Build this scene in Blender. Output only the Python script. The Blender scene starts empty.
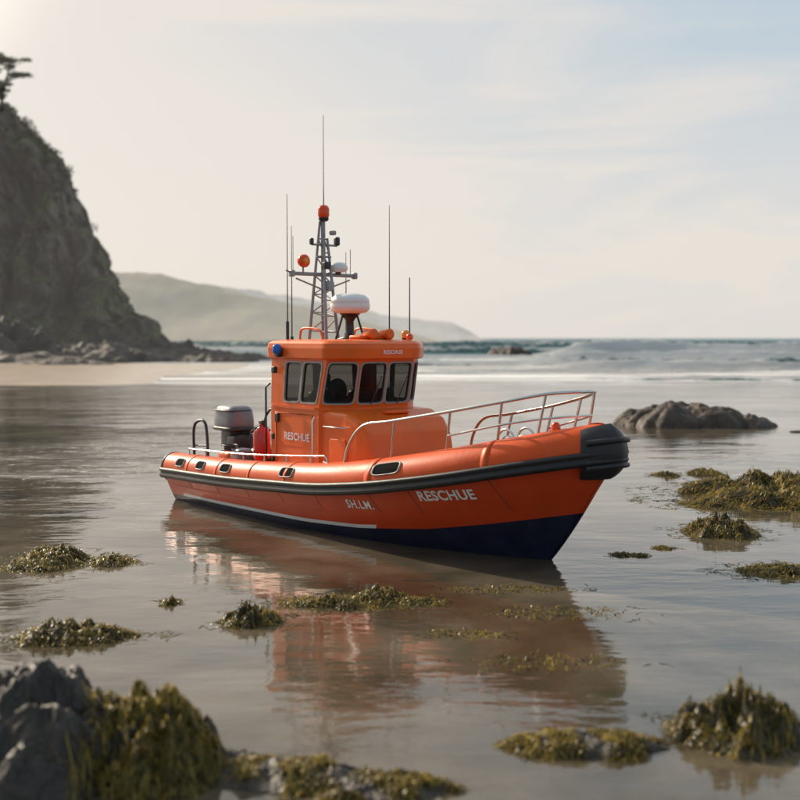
import bpy, math, random
import numpy as np
from mathutils import Vector, noise, Matrix
random.seed(7)
scene=bpy.context.scene
scene.view_settings.view_transform='Standard'
scene.view_settings.look='None'
scene.view_settings.exposure=0

# ------------------------------------------------------------ helpers
def link(o,parent=None):
    scene.collection.objects.link(o)
    if parent: o.parent=parent
    return o
class MB:
    def __init__(s): s.v=[];s.f=[];s.m=[];s.sm=[]
    def add(s,vs,fs,mi=0,smooth=True):
        o=len(s.v); s.v.extend([tuple(p) for p in vs])
        for f in fs:
            s.f.append(tuple(i+o for i in f)); s.m.append(mi); s.sm.append(smooth)
    def build(s,name,mats,parent=None,autos=None):
        me=bpy.data.meshes.new(name); me.from_pydata(s.v,[],s.f)
        for m in mats: me.materials.append(m)
        me.polygons.foreach_set('material_index',s.m)
        me.polygons.foreach_set('use_smooth',s.sm)
        me.update()
        o=bpy.data.objects.new(name,me); link(o,parent)
        return o
    def grid(s,P,mi=0,closed_u=False,closed_v=False,smooth=True,flip=False):
        nu=len(P); nv=len(P[0]); vs=[p for r in P for p in r]; fs=[]
        for i in range(nu if closed_u else nu-1):
            for j in range(nv if closed_v else nv-1):
                a=i*nv+j;b=((i+1)%nu)*nv+j;c=((i+1)%nu)*nv+(j+1)%nv;d=i*nv+(j+1)%nv
                fs.append((a,d,c,b) if flip else (a,b,c,d))
        s.add(vs,fs,mi,smooth)
    def tube(s,path,r,mi=0,seg=10,caps=True):
        path=[Vector(p) for p in path]; n=len(path)
        rs=r if isinstance(r,(list,tuple)) else [r]*n
        rings=[];up=None
        for i,p in enumerate(path):
            t=(path[min(i+1,n-1)]-path[max(i-1,0)]).normalized()
            if up is None:
                up=Vector((0,0,1)) if abs(t.z)<.9 else Vector((1,0,0))
            x=t.cross(up)
            if x.length<1e-4: x=t.cross(Vector((0,1,0)))
            x.normalize(); y=x.cross(t).normalized(); up=y
            rings.append([p+rs[i]*(math.cos(k*2*math.pi/seg)*x+math.sin(k*2*math.pi/seg)*y) for k in range(seg)])
        s.grid(rings,mi,closed_v=True)
        if caps:
            s.add(rings[0],[tuple(range(seg))],mi,False); s.add(rings[-1],[tuple(reversed(range(seg)))],mi,False)
    def lathe(s,c,prof,mi=0,seg=24,axis='z'):
        c=Vector(c);rings=[]
        for r,h in prof:
            ring=[]
            for k in range(seg):
                a=k*2*math.pi/seg
                if axis=='z': q=Vector((r*math.cos(a),r*math.sin(a),h))
                elif axis=='x': q=Vector((h,r*math.cos(a),r*math.sin(a)))
                else: q=Vector((r*math.cos(a),h,r*math.sin(a)))
                ring.append(c+q)
            rings.append(ring)
        s.grid(rings,mi,closed_v=True)
        s.add(rings[0],[tuple(range(seg))],mi,False); s.add(rings[-1],[tuple(range(seg))],mi,False)
    def rbox(s,c,size,mi=0,n=5,seg=9,taper=0.0,shear=0.0):
        c=Vector(c); P=[]
        def sp(v,e): return math.copysign(abs(v)**e,v)
        e=2.0/n
        for i in range(seg*2+1):
            ph=-math.pi/2+math.pi*i/(seg*2); row=[]
            for k in range(seg*4):
                th=2*math.pi*k/(seg*4)
                x=sp(math.cos(ph),e)*sp(math.cos(th),e); y=sp(math.cos(ph),e)*sp(math.sin(th),e); z=sp(math.sin(ph),e)
                kx=1-taper*(z*.5+.5)
                row.append(c+Vector((x*size[0]/2*kx+shear*z,y*size[1]/2*kx,z*size[2]/2)))
            P.append(row)
        s.grid(P,mi,closed_v=True)

def newmat(name):
    m=bpy.data.materials.new(name); m.use_nodes=True
    nt=m.node_tree; b=nt.nodes['Principled BSDF']; return m,nt,b
def N(nt,t,**kw):
    n=nt.nodes.new(t)
    for k,v in kw.items(): setattr(n,k,v)
    return n
def mat(name,col,rough=.5,metal=0,var=.12,vscale=3,bump=0,bscale=40,coat=0,dirt=None,spec=.5):
    m,nt,b=newmat(name)
    tc=N(nt,'ShaderNodeTexCoord'); nz=N(nt,'ShaderNodeTexNoise'); nz.inputs['Scale'].default_value=vscale; nz.inputs['Detail'].default_value=6
    nt.links.new(tc.outputs['Object'],nz.inputs['Vector'])
    mp=N(nt,'ShaderNodeMapRange'); mp.inputs['From Min'].default_value=.3; mp.inputs['From Max'].default_value=.7
    mp.inputs['To Min'].default_value=1-var; mp.inputs['To Max'].default_value=1+var
    nt.links.new(nz.outputs['Fac'],mp.inputs['Value'])
    mx=N(nt,'ShaderNodeVectorMath',operation='SCALE'); mx.inputs[0].default_value=col[:3]
    nt.links.new(mp.outputs['Result'],mx.inputs['Scale'])
    out=mx.outputs['Vector']
    if dirt:
        mpp=N(nt,'ShaderNodeMapping'); mpp.inputs['Scale'].default_value=(5,5,.9); nt.links.new(tc.outputs['Object'],mpp.inputs['Vector'])
        n5=N(nt,'ShaderNodeTexNoise'); n5.inputs['Scale'].default_value=2.2; n5.inputs['Detail'].default_value=9; n5.inputs['Roughness'].default_value=.7; nt.links.new(mpp.outputs[0],n5.inputs['Vector'])
        m5=N(nt,'ShaderNodeMapRange'); m5.inputs['From Min'].default_value=.50; m5.inputs['From Max'].default_value=.8; m5.inputs['To Max'].default_value=.45; nt.links.new(n5.outputs['Fac'],m5.inputs['Value'])
        x5=N(nt,'ShaderNodeMixRGB'); x5.inputs[2].default_value=(*dirt,1); nt.links.new(m5.outputs['Result'],x5.inputs[0]); nt.links.new(out,x5.inputs[1]); out=x5.outputs[0]
    nt.links.new(out,b.inputs['Base Color'])
    b.inputs['Roughness'].default_value=rough; b.inputs['Metallic'].default_value=metal
    b.inputs['Specular IOR Level'].default_value=spec
    b.inputs['Coat Weight'].default_value=coat
    mr=N(nt,'ShaderNodeMapRange'); mr.inputs['To Min'].default_value=max(0.02,rough-.12); mr.inputs['To Max'].default_value=rough+.12
    nt.links.new(nz.outputs['Fac'],mr.inputs['Value']); nt.links.new(mr.outputs['Result'],b.inputs['Roughness'])
    if bump:
        n2=N(nt,'ShaderNodeTexNoise'); n2.inputs['Scale'].default_value=bscale; n2.inputs['Detail'].default_value=8
        nt.links.new(tc.outputs['Object'],n2.inputs['Vector'])
        bp=N(nt,'ShaderNodeBump'); bp.inputs['Strength'].default_value=1; bp.inputs['Distance'].default_value=bump
        nt.links.new(n2.outputs['Fac'],bp.inputs['Height']); nt.links.new(bp.outputs['Normal'],b.inputs['Normal'])
    return m
def ramp(nt,src,stops):
    r=N(nt,'ShaderNodeValToRGB'); el=r.color_ramp.elements
    while len(el)<len(stops): el.new(.5)
    for e,(p,c) in zip(el,stops): e.position=p; e.color=(*c,1) if len(c)==3 else c
    nt.links.new(src,r.inputs['Fac']); return r.outputs['Color']
def fbm(x,y,z=0.0,oct=5,H=.9): return noise.fractal(Vector((x,y,z)),H,2.0,oct)
def smooth(a,b,x):
    t=min(1,max(0,(x-a)/(b-a))); return t*t*(3-2*t)
def interp(pts,x): return float(np.interp(x,[p[0] for p in pts],[p[1] for p in pts]))

# ------------------------------------------------------------ materials
M_or=mat('orange_gelcoat',(.80,.135,.010),.36,var=.07,vscale=2.5,coat=.12,dirt=(.50,.14,.04),spec=.35)
M_tube=mat('orange_sponson_fabric',(.72,.090,.010),.46,var=.10,vscale=3,bump=.0015,bscale=25,dirt=(.5,.15,.06),spec=.3)
M_hull=mat('orange_red_hull_paint',(.62,.060,.010),.34,var=.12,vscale=2,coat=.15,dirt=(.32,.08,.035),spec=.35)
M_navy=mat('navy_antifouling',(.012,.016,.042),.4,var=.3,vscale=4,dirt=(.05,.05,.05))
M_white=mat('white_paint',(.80,.79,.77),.4,var=.06)
M_blk=mat('black_rubber',(.016,.016,.018),.5,var=.3,vscale=8,dirt=(.06,.055,.05))
M_hole=mat('dark_recess',(.008,.008,.008),.9,var=.2,spec=.05)
M_dark=mat('dark_plastic',(.03,.03,.033),.4,var=.2)
M_grey=mat('grey_cowling',(.17,.18,.195),.32,var=.08,coat=.3)
M_frame=mat('window_frame_grey',(.34,.32,.30),.4,var=.05)
M_steel=mat('stainless_steel',(.62,.61,.59),.25,metal=1,var=.05)
M_alu=mat('painted_aluminium',(.30,.30,.31),.45,metal=.3,var=.1)
M_red=mat('red_bottle_paint',(.6,.03,.015),.3,var=.1,coat=.3)
M_deck=mat('deck_grip_orange',(.62,.15,.05),.7,var=.12,bump=.002,bscale=60)
M_amber=mat('amber_lens',(.85,.30,.02),.2,var=.05)
M_rlens=mat('red_lens',(.85,.08,.01),.2,var=.05)
M_blue=mat('blue_lens',(.02,.13,.5),.15,var=.05)
M_seat=mat('cabin_interior',(.06,.055,.05),.7)
m,nt,b=newmat('tinted_window_glass')
b.inputs['Base Color'].default_value=(.012,.014,.016,1); b.inputs['Roughness'].default_value=.04
tr=N(nt,'ShaderNodeBsdfTransparent'); tr.inputs['Color'].default_value=(.55,.53,.50,1)
mx=N(nt,'ShaderNodeMixShader'); mx.inputs[0].default_value=.55
nt.links.new(b.outputs[0],mx.inputs[1]); nt.links.new(tr.outputs[0],mx.inputs[2]); nt.links.new(mx.outputs[0],nt.nodes['Material Output'].inputs[0])
M_glass=m

# ------------------------------------------------------------ boat geometry
boat=bpy.data.objects.new('rescue_boat',None); link(boat)
boat.location=(-2.6,17.09,0.0); boat.rotation_euler=(0,0,math.radians(-50.7))
SH=[(-.2,.42),(0,.43),(2,.49),(4,.60),(5,.72),(6,.89),(7,1.10),(7.6,1.22),(8,1.28)]
_xs=np.linspace(-.2,8,165); _ys=np.array([interp(SH,x) for x in _xs]); k=np.ones(15)/15
_yp=np.pad(_ys,7,mode='edge'); _ys=np.convolve(_yp,k,'valid')
def S(u): return float(np.interp(u,_xs,_ys))
UE=7.6
def Bm(u,f=1.0):
    ue=6.52+(UE-.06-6.52)*(max(f,0)**.85) if f<1 else UE
    if f<1: ue=6.52+(UE-.04-6.52)*(max(f,0)**.9)
    bmx=.93+.30*max(f,0)**.8
    u0=2.2+1.3*max(f,0)
    x=max(0,min(1,(u-u0)/(ue-u0)))
    p=1.9+.9*max(f,0); e=.85-.2*max(f,0)
    st=1-.04*smooth(1.5,0,u)
    return bmx*st*(max(0,1-x**p))**e, ue
def bline(u): return interp([(0,.09),(3.5,.12),(4.5,.16),(5.5,.26),(6.3,.40),(7.1,.56),(8,.7)],u)
ZB=-.15
hull=MB()
NS=90; rows=[]
for side in (-1,1):
    P=[]
    for i in range(NS+1):
        s=math.sin(i/NS*math.pi/2); row=[]
        def fz(target,f=.5):
            for _ in range(8):
                u=s*Bm(0,f)[1]; f=(target(u)-ZB)/(S(u)-ZB)
            return min(.97,max(.02,f))
        fb=fz(bline); fw=fz(lambda u:bline(u)+.045)
        fl=[fb*j/6 for j in range(6)]+[fb]+[fw+(1-fw)*j/12 for j in range(13)]
        for f in fl:
            f=min(f,.9999) ; ue=Bm(0,f)[1]; u=s*ue
            bb=Bm(u,f)[0]
            row.append((u,side*(bb-.02),f*S(u)+(1-f)*ZB))
        P.append(row)
    nv=len(P[0]); o=len(hull.v); hull.v.extend([p for r in P for p in r])
    for i in range(NS):
        for j in range(nv-1):
            a=o+i*nv+j;b_=a+nv;c=b_+1;d=a+1
            hull.f.append((a,b_,c,d) if side<0 else (a,d,c,b_))
            mi=1 if j<6 else (2 if (j==6 and .25<P[i][j][0]<4.75) else 0)
            hull.m.append(mi); hull.sm.append(True)
    rows.append(P)
A=rows[0][0];Bq=rows[1][0]
for j in range(len(A)-1):
    hull.add([A[j],A[j+1],Bq[j+1],Bq[j]],[(0,1,2,3)],1 if j<6 else 0,False)
hull.build('hull',[M_hull,M_navy,M_white],boat)
def hullv(u,z):
    f=(z-ZB)/(S(u)-ZB); return Bm(u,min(f,.9999))[0]-.02
kz=lambda u:S(u)*.50+.02
kb=MB()
for side in (-1,1):
    kb.tube([(u,side*(hullv(u,kz(u))+.002),kz(u)) for u in np.linspace(.1,4.2,60)],[.010]*55+[.008,.006,.004,.003,.001],0,seg=6)
kb.build('spray_rail',[M_hull],boat)
se=MB()
for side in (-1,1):
    for u0 in (.7,1.5,2.3,3.1,3.9,4.9,5.5,6.5):
        se.tube([(u0+.02*j,side*(hullv(u0+.02*j,z)-.001),z) for j,z in enumerate(np.linspace(S(u0)-.05,S(u0)*.55+.02,5))],.0045,0,seg=5)
se.build('hull_seams',[M_dark],boat)

def edge(t):
    a=abs(t); sgn=-1 if t<0 else 1
    if a>.45: u=3.5*(1-(a-.45)/.55)
    else: u=3.5+(UE-3.5)*math.sin((1-a/.45)*math.pi/2)
    return Vector((u,sgn*Bm(u,1.0)[0],S(u)))
ts=np.linspace(-1,1,241)
EP=[edge(t) for t in ts]
def enorm(i):
    a=EP[max(i-1,0)];b2=EP[min(i+1,len(EP)-1)]; d=(b2-a); d.z=0; d.normalize()
    return Vector((d.y,-d.x,0))
def RR(u): return .215+.045*smooth(2,6,u)
def tubept(i,th,extra=0):
    n=enorm(i); e=EP[i]; r=RR(e.x)
    c=e-n*r+Vector((0,0,.05)); rr=r+extra
    return c+n*(rr*math.cos(th))+Vector((0,0,1))*(rr*math.sin(th)*1.02), n
if (enorm(10).y>0):
    _old=enorm
    def enorm(i): return -_old(i)
sp=MB(); seg=28
TH=np.linspace(-.35,math.pi+.5,26)
sp.grid([[tubept(i,th)[0] for th in TH] for i in range(241)],0)
for i,dr in ((0,-1),(240,-1)):
    c=EP[i]-enorm(i)*RR(0)+Vector((0,0,.05))
    R=[[c+(tubept(i,k*2*math.pi/seg)[0]-c)*q+Vector((-x,0,0)) for k in range(seg)] for q,x in ((1.0,0),(1.03,.0),(1.03,.04),(.8,.12),(.45,.17),(.05,.18))]
    sp.grid(R,1,closed_v=True)
for i in list(range(14,110,16))+list(range(130,228,16)):
    rg=[]
    for ii,ex in ((i,.001),(i,.004),(i+1,.004),(i+1,.001)):
        rg.append([tubept(ii,th,ex)[0] for th in TH])
    sp.grid(rg,2)
sp.build('sponson_tube',[M_tube,M_blk,M_tube],boat)
st=MB()
prof=[(-.05,-.07),(.02,-.085),(.045,-.06),(.05,-.035),(.028,-.014),(.028,.008),(.05,.024),(.045,.05),(.02,.066),(-.04,.06)]
st.grid([[EP[i]+enorm(i)*a+Vector((0,0,b2)) for a,b2 in prof] for i in range(241)],0)
cap=[]
for i in range(109,132):
    q=1-((i-120)/11.3)**2; ex=.006+.05*math.sqrt(max(0,q))
    cap.append([tubept(i,th,ex)[0]+Vector((0,0,-.02)) for th in np.linspace(-1.1,1.10,22)])
st.grid(cap,0)
for thb in (-.42,.40):
    st.tube([tubept(i,thb,.06)[0]+Vector((0,0,-.02)) for i in range(110,131)],.030,0,8)
st.build('rubbing_strake',[M_blk],boat)
vb=MB()
def vent(i0,di,th0,th1):
    K=28; rings=[]
    for sc,ex in ((1.0,.001),(.98,.014),(.91,.014),(.88,.003),(.6,.003),(.3,.003),(.02,.003)):
        ring=[]
        for k in range(K):
            a=2*math.pi*k/K; x=math.cos(a);y=math.sin(a); kk=(abs(x)**5+abs(y)**5)**(-.2); x*=kk*sc;y*=kk*(sc if sc>.95 else sc*.95)
            fi=i0+di*x; i=int(math.floor(fi)); fr=fi-i; th=(th0+th1)/2+(th1-th0)/2*y
            ring.append(tubept(i,th,ex)[0].lerp(tubept(i+1,th,ex)[0],fr))
        rings.append(ring)
    vb.grid(rings[:4],0,closed_v=True); vb.grid(rings[3:],1,closed_v=True)
def idx(u,side):
    r=range(0,121) if side<0 else range(120,241)
    return min(r,key=lambda i:abs(EP[i].x-u))
for side in (-1,1):
    for u,w in ((.55,.13),(1.15,.12),(1.85,.13),(3.35,.15),(5.25,.22)):
        i=idx(u,side); du=abs(EP[i+1].x-EP[i].x)
        vent(i,w/du,math.radians(14),math.radians(48))
vb.build('sponson_handholds',[M_frame,M_hole],boat)
ll=MB()
for side in (-1,1):
    us=np.linspace(.5,3.9,60); pth=[]
    for u in us:
        pth.append(Vector((u,side*(Bm(u)[0]-RR(u)*.9),S(u)+.05+RR(u)+.085)))
    ll.tube(pth,.011,0,8)
    for k in range(0,60,9):
        p=pth[k]; ll.tube([p,p-Vector((0,0,.1))],.010,0,8)
        ll.lathe(p-Vector((0,0,.095)),[(.03,0),(.03,.012)],0,12)
    ll.tube([pth[-1],pth[-1]+Vector((.05,0,-.03)),pth[-1]+Vector((.06,0,-.1))],.011,0,8)
ll.build('gunwale_handrail',[M_steel],boat)
dk=MB(); P=[]
for u in np.linspace(0,7.3,60):
    bb=max(.01,Bm(u)[0]-.22); zz=S(u)-.08+.22*smooth(4.2,4.7,u)
    P.append([(u,v*bb,zz+.03*(1-v*v)) for v in np.linspace(-1,1,9)])
dk.grid(P,0); dk.build('deck',[M_deck],boat)

# ------------------------------------------------------------ cabin
V=Vector
def outline(z):
    f=max(0,(z-1.45))/.7
    fr=3.72+.15*f; sd=3.42+.16*f; w=.77-.03*f
    re=2.33-.02*f
    return [V((re,-w,z)),V((sd,-w-.005,z)),V((fr,-.43,z)),V((fr+.02,0,z)),V((fr,.43,z)),V((sd,w+.005,z)),V((re,w,z))]
cab=MB()
def bil(q,a,b2): return (q[0]*(1-a)+q[1]*a)*(1-b2)+(q[3]*(1-a)+q[2]*a)*b2
def wall(q,cols,mi=0):
    nrm=((q[1]-q[0]).cross(q[3]-q[0])).normalized()
    for a0,a1,win in cols:
        if not win:
            cab.add([bil(q,a0,0),bil(q,a1,0),bil(q,a1,1),bil(q,a0,1)],[(0,1,2,3)],mi,False); continue
        wa0,wb0,wa1,wb1=win
        sq=[]
        for sx,sy,ex,ey in ((-1,-1,1,-1),(1,-1,1,1),(1,1,-1,1),(-1,1,-1,-1)):
            for k in range(8): t=k/8; sq.append((sx+(ex-sx)*t,sy+(ey-sy)*t))
        def ring(scale,off,n=10,grow=0):
            R=[]
            W=(q[1]-q[0]).length; Hh=(q[3]-q[0]).length
            for x,y in sq:
                kk=(abs(x)**n+abs(y)**n)**(-1/n)
                a=(wa0+wa1)/2+((wa1-wa0)/2+grow/W)*x*kk; b3=(wb0+wb1)/2+((wb1-wb0)/2+grow/Hh)*y*kk
                R.append(bil(q,a,b3)+nrm*off)
            return R
        outer=[bil(q,a0+(a1-a0)*(x*.5+.5),(y*.5+.5)) for x,y in sq]
        cab.grid([outer,ring(1,0)],mi,closed_v=True,smooth=False)
        cab.grid([ring(1,.0,grow=.018),ring(1,.010,grow=.015),ring(1,.010,grow=-.002),ring(1,-.012,grow=-.003)],1,closed_v=True,smooth=False)
        cab.grid([ring(1,-.012,grow=-.003),ring(1,-.012,grow=-.018),ring(1,-.03,grow=-.018)],3,closed_v=True,smooth=False)
        g=ring(1,-.016,grow=-.01); cab.add(g,[tuple(range(len(g)))],2,False)
L0,L1,L2,L3=.40,1.50,1.58,2.13
o0,o1,o2=outline(L0),outline(L1),outline(L3)
wb,wt=.12,.93
sidecols=[(0,.26,None),(.26,.60,(.28,wb,.585,wt)),(.60,1,(.615,wb,.94,wt))]
chcols=[(0,1,(.08,wb,.94,wt))]
frcols=[(0,1,(.05,wb,.96,wt))]; frcols2=[(0,1,(.04,wb,.95,wt))]
n=len(o0)
for i in range(n):
    j=(i+1)%n
    cab.add([o0[i],o0[j],o1[j],o1[i]],[(0,1,2,3)],0,False)
    q=[o1[i],o1[j],o2[j],o2[i]]
    if i==0: wall(q,sidecols)
    elif i==5: wall(q,[(0,.40,(.06,wb,.385,wt)),(.40,.74,(.415,wb,.72,wt)),(.74,1,None)])
    elif i in(1,4): wall(q,chcols)
    elif i==2: wall(q,frcols)
    elif i==3: wall(q,frcols2)
    else: wall(q,[(0,.5,(.1,wb,.45,wt)),(.5,1,(.55,wb,.9,wt))])
cab.build('cabin',[M_or,M_frame,M_glass,M_blk],boat)
rf=MB(); base=outline(L3); cx=V((3.0,0,0))
def offs(z,o,src=base):
    R=[]
    for p in src:
        d=V((p.x-cx.x,p.y,0)); L=d.length; q=V((p.x,p.y,z))+d*(o/L); R.append(q)
    return R
def dens(R):
    out=[]
    for i in range(len(R)):
        a=R[i-1];p=R[i];c=R[(i+1)%len(R)]
        r=.07
        pa=p+(a-p).normalized()*r; pc=p+(c-p).normalized()*r
        for t in (0,.33,.67,1): out.append(pa.lerp(p,t).lerp(p.lerp(pc,t),t))
    return out
rl=[dens(offs(z,o)) for z,o in ((2.125,-.02),(2.13,.05),(2.15,.075),(2.27,.085),(2.33,.07),(2.36,.02),(2.375,-.08),(2.385,-.3))]
rf.grid(rl,0,closed_v=True,smooth=False); rf.add(rl[-1],[tuple(range(len(rl[-1])))],0,False); rf.add(rl[0],[tuple(range(len(rl[0])))],1,False)
rf.build('cabin_roof',[M_or,M_seat],boat)
tr=MB()
for z,o,h in ((1.49,.022,.035),(1.0,.008,.02)):
    R=[dens(offs(z+dz,oo,outline(1.45))) for dz,oo in ((0,-.01),(0,o),(h,o),(h,-.01))]
    tr.grid(R,0,closed_v=True,smooth=False)
tr.rbox((3.45,0,1.40),(.35,1.2,.35),1)
for yy in (-.32,.34):
    tr.rbox((2.85,yy,1.35),(.14,.42,.75),1); tr.rbox((2.87,yy,1.84),(.10,.24,.20),1)
tr.tube([(3.3,-.32,1.55),(3.22,-.32,1.72)],.015,1,6); tr.lathe((3.20,-.32,1.72),[(.14,0),(.16,.01),(.14,.02)],1,20,axis='x')
tr.rbox((3.5,.25,1.66),(.06,.26,.18),1)
yS=-.785
tr.tube([(2.45,yS+.01,.55),(2.45,yS+.01,1.42),(3.30,yS+.01,1.42),(3.30,yS+.01,.55)],.010,0,6)
tr.tube([(2.36,-.80,.75),(2.36,-.87,.8),(2.36,-.87,1.75),(2.36,-.80,1.8)],.014,1,8)
tr.rbox((2.50,-.79,1.35),(.08,.03,.12),1)
tr.rbox((2.46,-.80,1.98),(.08,.06,.09),1)
for a,b2 in ((2.40,1.1),(2.40,.8)): tr.rbox((a,-.79,b2),(.05,.03,.08),1)
tr.tube([(3.38,-.80,.6),(3.38,-.83,.65),(3.38,-.83,1.35),(3.38,-.80,1.4)],.012,2,8)
for v0 in (-.2,.22):
    tr.tube([(3.765,v0,1.56),(3.80,v0+.05,1.72),(3.845,v0+.12,1.92)],.007,1,6)
tr.build('cabin_trim',[M_or,M_dark,M_steel],boat)
tk=MB()
secs=[(3.45,.735,1.50),(3.90,.72,1.485),(3.93,.72,1.48),(4.14,.705,1.40),(4.17,.70,1.385),(4.29,.68,1.25),(4.31,.675,1.22),(4.44,.64,.8),(4.48,.62,.55)]
P=[]
for u,w,z in secs:
    row=[(u,-w-.02,.5)]
    r=.075
    for k in range(5):
        a=math.pi-(math.pi/2)*k/4; row.append((u,-w+r+r*math.cos(a),z-r+r*math.sin(a)-.0))
    row.append((u,0,z+.015))
    for k in range(5):
        a=math.pi/2-(math.pi/2)*k/4; row.append((u,w-r+r*math.cos(a),z-r+r*math.sin(a)))
    row.append((u,w+.02,.5)); P.append(row)
tk.grid(P,0,flip=True,smooth=False)
tk.add(P[-1],[tuple(range(len(P[-1])))],0,False)
tk.rbox((3.98,0,1.475),(.22,.40,.05),1)
tk.tube([(4.0,-.76,1.30),(4.0,-.80,1.30),(3.6,-.82,1.30),(3.6,-.78,1.30)],.011,2,8)
tk.rbox((3.80,-.745,.95),(.34,.02,.40),0,n=8)
tk.build('foredeck_trunk',[M_or,M_or,M_steel],boat)

def text(body,size,fn,mt,name,off=.003,spc=1.06):
    cu=bpy.data.curves.new(name,'FONT'); cu.body=body; cu.size=size; cu.offset=off*size/.15; cu.resolution_u=3; cu.space_character=spc
    o=bpy.data.objects.new(name+'_tmp',cu); scene.collection.objects.link(o)
    dg=bpy.context.evaluated_depsgraph_get(); me=bpy.data.meshes.new_from_object(o.evaluated_get(dg))
    bpy.data.objects.remove(o)
    for v in me.vertices: v.co=fn(v.co.x,v.co.y)
    me.materials.clear(); me.materials.append(mt)
    ob=bpy.data.objects.new(name,me); link(ob,boat)
def hullmap(u0,z0,sl,stretch=1.0):
    def fn(x,y):
        u=u0+x*stretch; z=z0+y+sl*x*stretch; return V((u,-(hullv(u,z)+.008),z))
    return fn
text('RESCHUE',.155,hullmap(5.62,.615,.11,1.0),M_white,'hull_lettering',.0045)
text('SH.LM.',.14,hullmap(4.48,.42,.05,.98),M_white,'hull_registration',.0035,1.12)
text('RESCHUE',.135,lambda x,y:V((2.66+x*.98,-.783,1.08+y)),M_white,'cabin_lettering',.004)
text('RESCHUE',.07,lambda x,y:V((3.974,-.16+x,2.20+y)),M_white,'brow_lettering',.003)

# ------------------------------------------------------------ rails
rl=MB()
def spl(pts,n=10):
    out=[];P=[V(p) for p in pts]
    for i in range(len(P)-1):
        p0=P[max(i-1,0)];p1=P[i];p2=P[i+1];p3=P[min(i+2,len(P)-1)]
        for k in range(n):
            t=k/n
            out.append(.5*((2*p1)+(-p0+p2)*t+(2*p0-5*p1+4*p2-p3)*t*t+(-p0+3*p1-3*p2+p3)*t**3))
    out.append(P[-1]); return out
for s in (-1,1):
    top=[(4.30,s*1.02,.88),(4.38,s*1.0,1.15),(4.62,s*.97,1.38),(5.1,s*.94,1.46),(5.9,s*.82,1.60),(6.6,s*.60,1.74),(6.95,s*.38,1.82),(7.12,s*.14,1.84),(7.14,0,1.84)]
    rl.tube(spl(top),.019,0,10)
    for u,v,zt in ((5.15,.935,1.465),(5.95,.81,1.61),(6.55,.62,1.73),(6.95,.38,1.815)):
        zb=S(u)+.05+RR(u)*.9
        rl.tube([(u,s*v,zt),(u-.10,s*(Bm(u)[0]-.26),zb)],.015,0,8)
        rl.lathe((u-.10,s*(Bm(u)[0]-.26),zb-.01),[(.04,0),(.04,.02)],0,12)
    rl.tube(spl([(5.9,s*.80,1.34),(6.5,s*.63,1.48),(6.85,s*.42,1.55),(7.05,s*.2,1.58),(7.08,0,1.58)]),.012,0,8)
    rl.tube(spl([(4.30,s*1.02,.88),(4.1,s*1.03,.86),(3.9,s*1.03,.90)]),.014,0,8)
for s in (-1,1):
    rl.tube(spl([(.15,s*.72,.5),(.12,s*.72,1.0),(.2,s*.7,1.16),(.45,s*.7,1.12),(.55,s*.72,.55)]),.022,1,8)
    rl.tube([(.14,s*.72,.8),(.52,s*.71,.82)],.014,1,8)
rl.tube(spl([(2.2,-.70,.5),(2.12,-.74,1.2),(2.2,-.72,1.42),(2.33,-.72,1.45)]),.016,1,8)
rl.build('guard_rails',[M_steel,M_dark],boat)
fg=MB()
x0=6.15; z=S(x0)+.17
for dy in (-.16,.16):
    fg.tube(spl([(x0-.12,dy,z),(x0-.12,dy,z+.22),(x0,dy,z+.30),(x0+.12,dy,z+.22),(x0+.12,dy,z)]),.014,0,8)
fg.lathe((x0,0,z+.12),[(.07,-.14),(.11,-.14),(.11,-.10),(.05,-.09),(.05,.09),(.11,.10),(.11,.14),(.07,.14)],0,16,axis='y')
fg.rbox((x0,0,z+.02),(.3,.4,.08),1)
fg.lathe((6.75,0,S(6.75)+.15),[(.05,0),(.05,.18),(.075,.19),(.075,.22)],1,14)
for v in (-.35,.35):
    fg.tube([(5.4,v-.1,S(5.4)+.26),(5.4,v+.1,S(5.4)+.26)],.018,0,8); fg.tube([(5.4,v,S(5.4)+.14),(5.4,v,S(5.4)+.26)],.02,0,8)
fg.rbox((5.0,0,S(5)+.20),(.5,.5,.1),2)
fg.rbox((7.05,.0,1.36),(.30,.16,.10),0)
fg.lathe((7.0,-.28,1.40),[(.035,0),(.05,.03),(.05,.10),(.02,.13)],3,14)
fg.build('foredeck_gear',[M_steel,M_dark,M_deck,M_rlens],boat)

# ------------------------------------------------------------ mast & roof gear
ma=MB(); X=2.47
zt=3.98
legs=[((2.30,-.13,2.37),(2.43,-.035,zt)),((2.30,.13,2.37),(2.43,.035,zt)),((2.66,-.10,2.37),(2.51,-.03,3.75)),((2.66,.10,2.37),(2.51,.03,3.75))]
for a,b2 in legs: ma.tube([a,b2],[.024,.017],0,8)
for k in range(6):
    t=.08+k*.155
    pts=[V(a).lerp(V(b2),t) for a,b2 in legs]; pts2=[V(a).lerp(V(b2),t+.13) for a,b2 in legs]
    for i,j in ((0,1),(1,3),(3,2),(2,0)): ma.tube([pts[i],pts[j]],.010,0,6)
    ma.tube([pts[0],pts2[2]],.009,0,6); ma.tube([pts[1],pts2[3]],.009,0,6)
ma.tube([(X-.02,0,2.4),(X-.02,0,4.0)],.028,0,8)
ma.tube([(X,-.52,3.26),(X,.52,3.26)],.026,0,8); ma.tube([(X-.02,-.45,3.20),(X,0,3.05)],.012,0,6); ma.tube([(X-.02,.45,3.20),(X,0,3.05)],.012,0,6)
for v in (-.52,.52): ma.rbox((X,v,3.26),(.09,.06,.09),0)
ma.tube([(X,-.2,3.66),(X,.22,3.66)],.015,0,8); ma.tube([(X,-.12,3.50),(X,.12,3.50)],.014,0,8)
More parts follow.
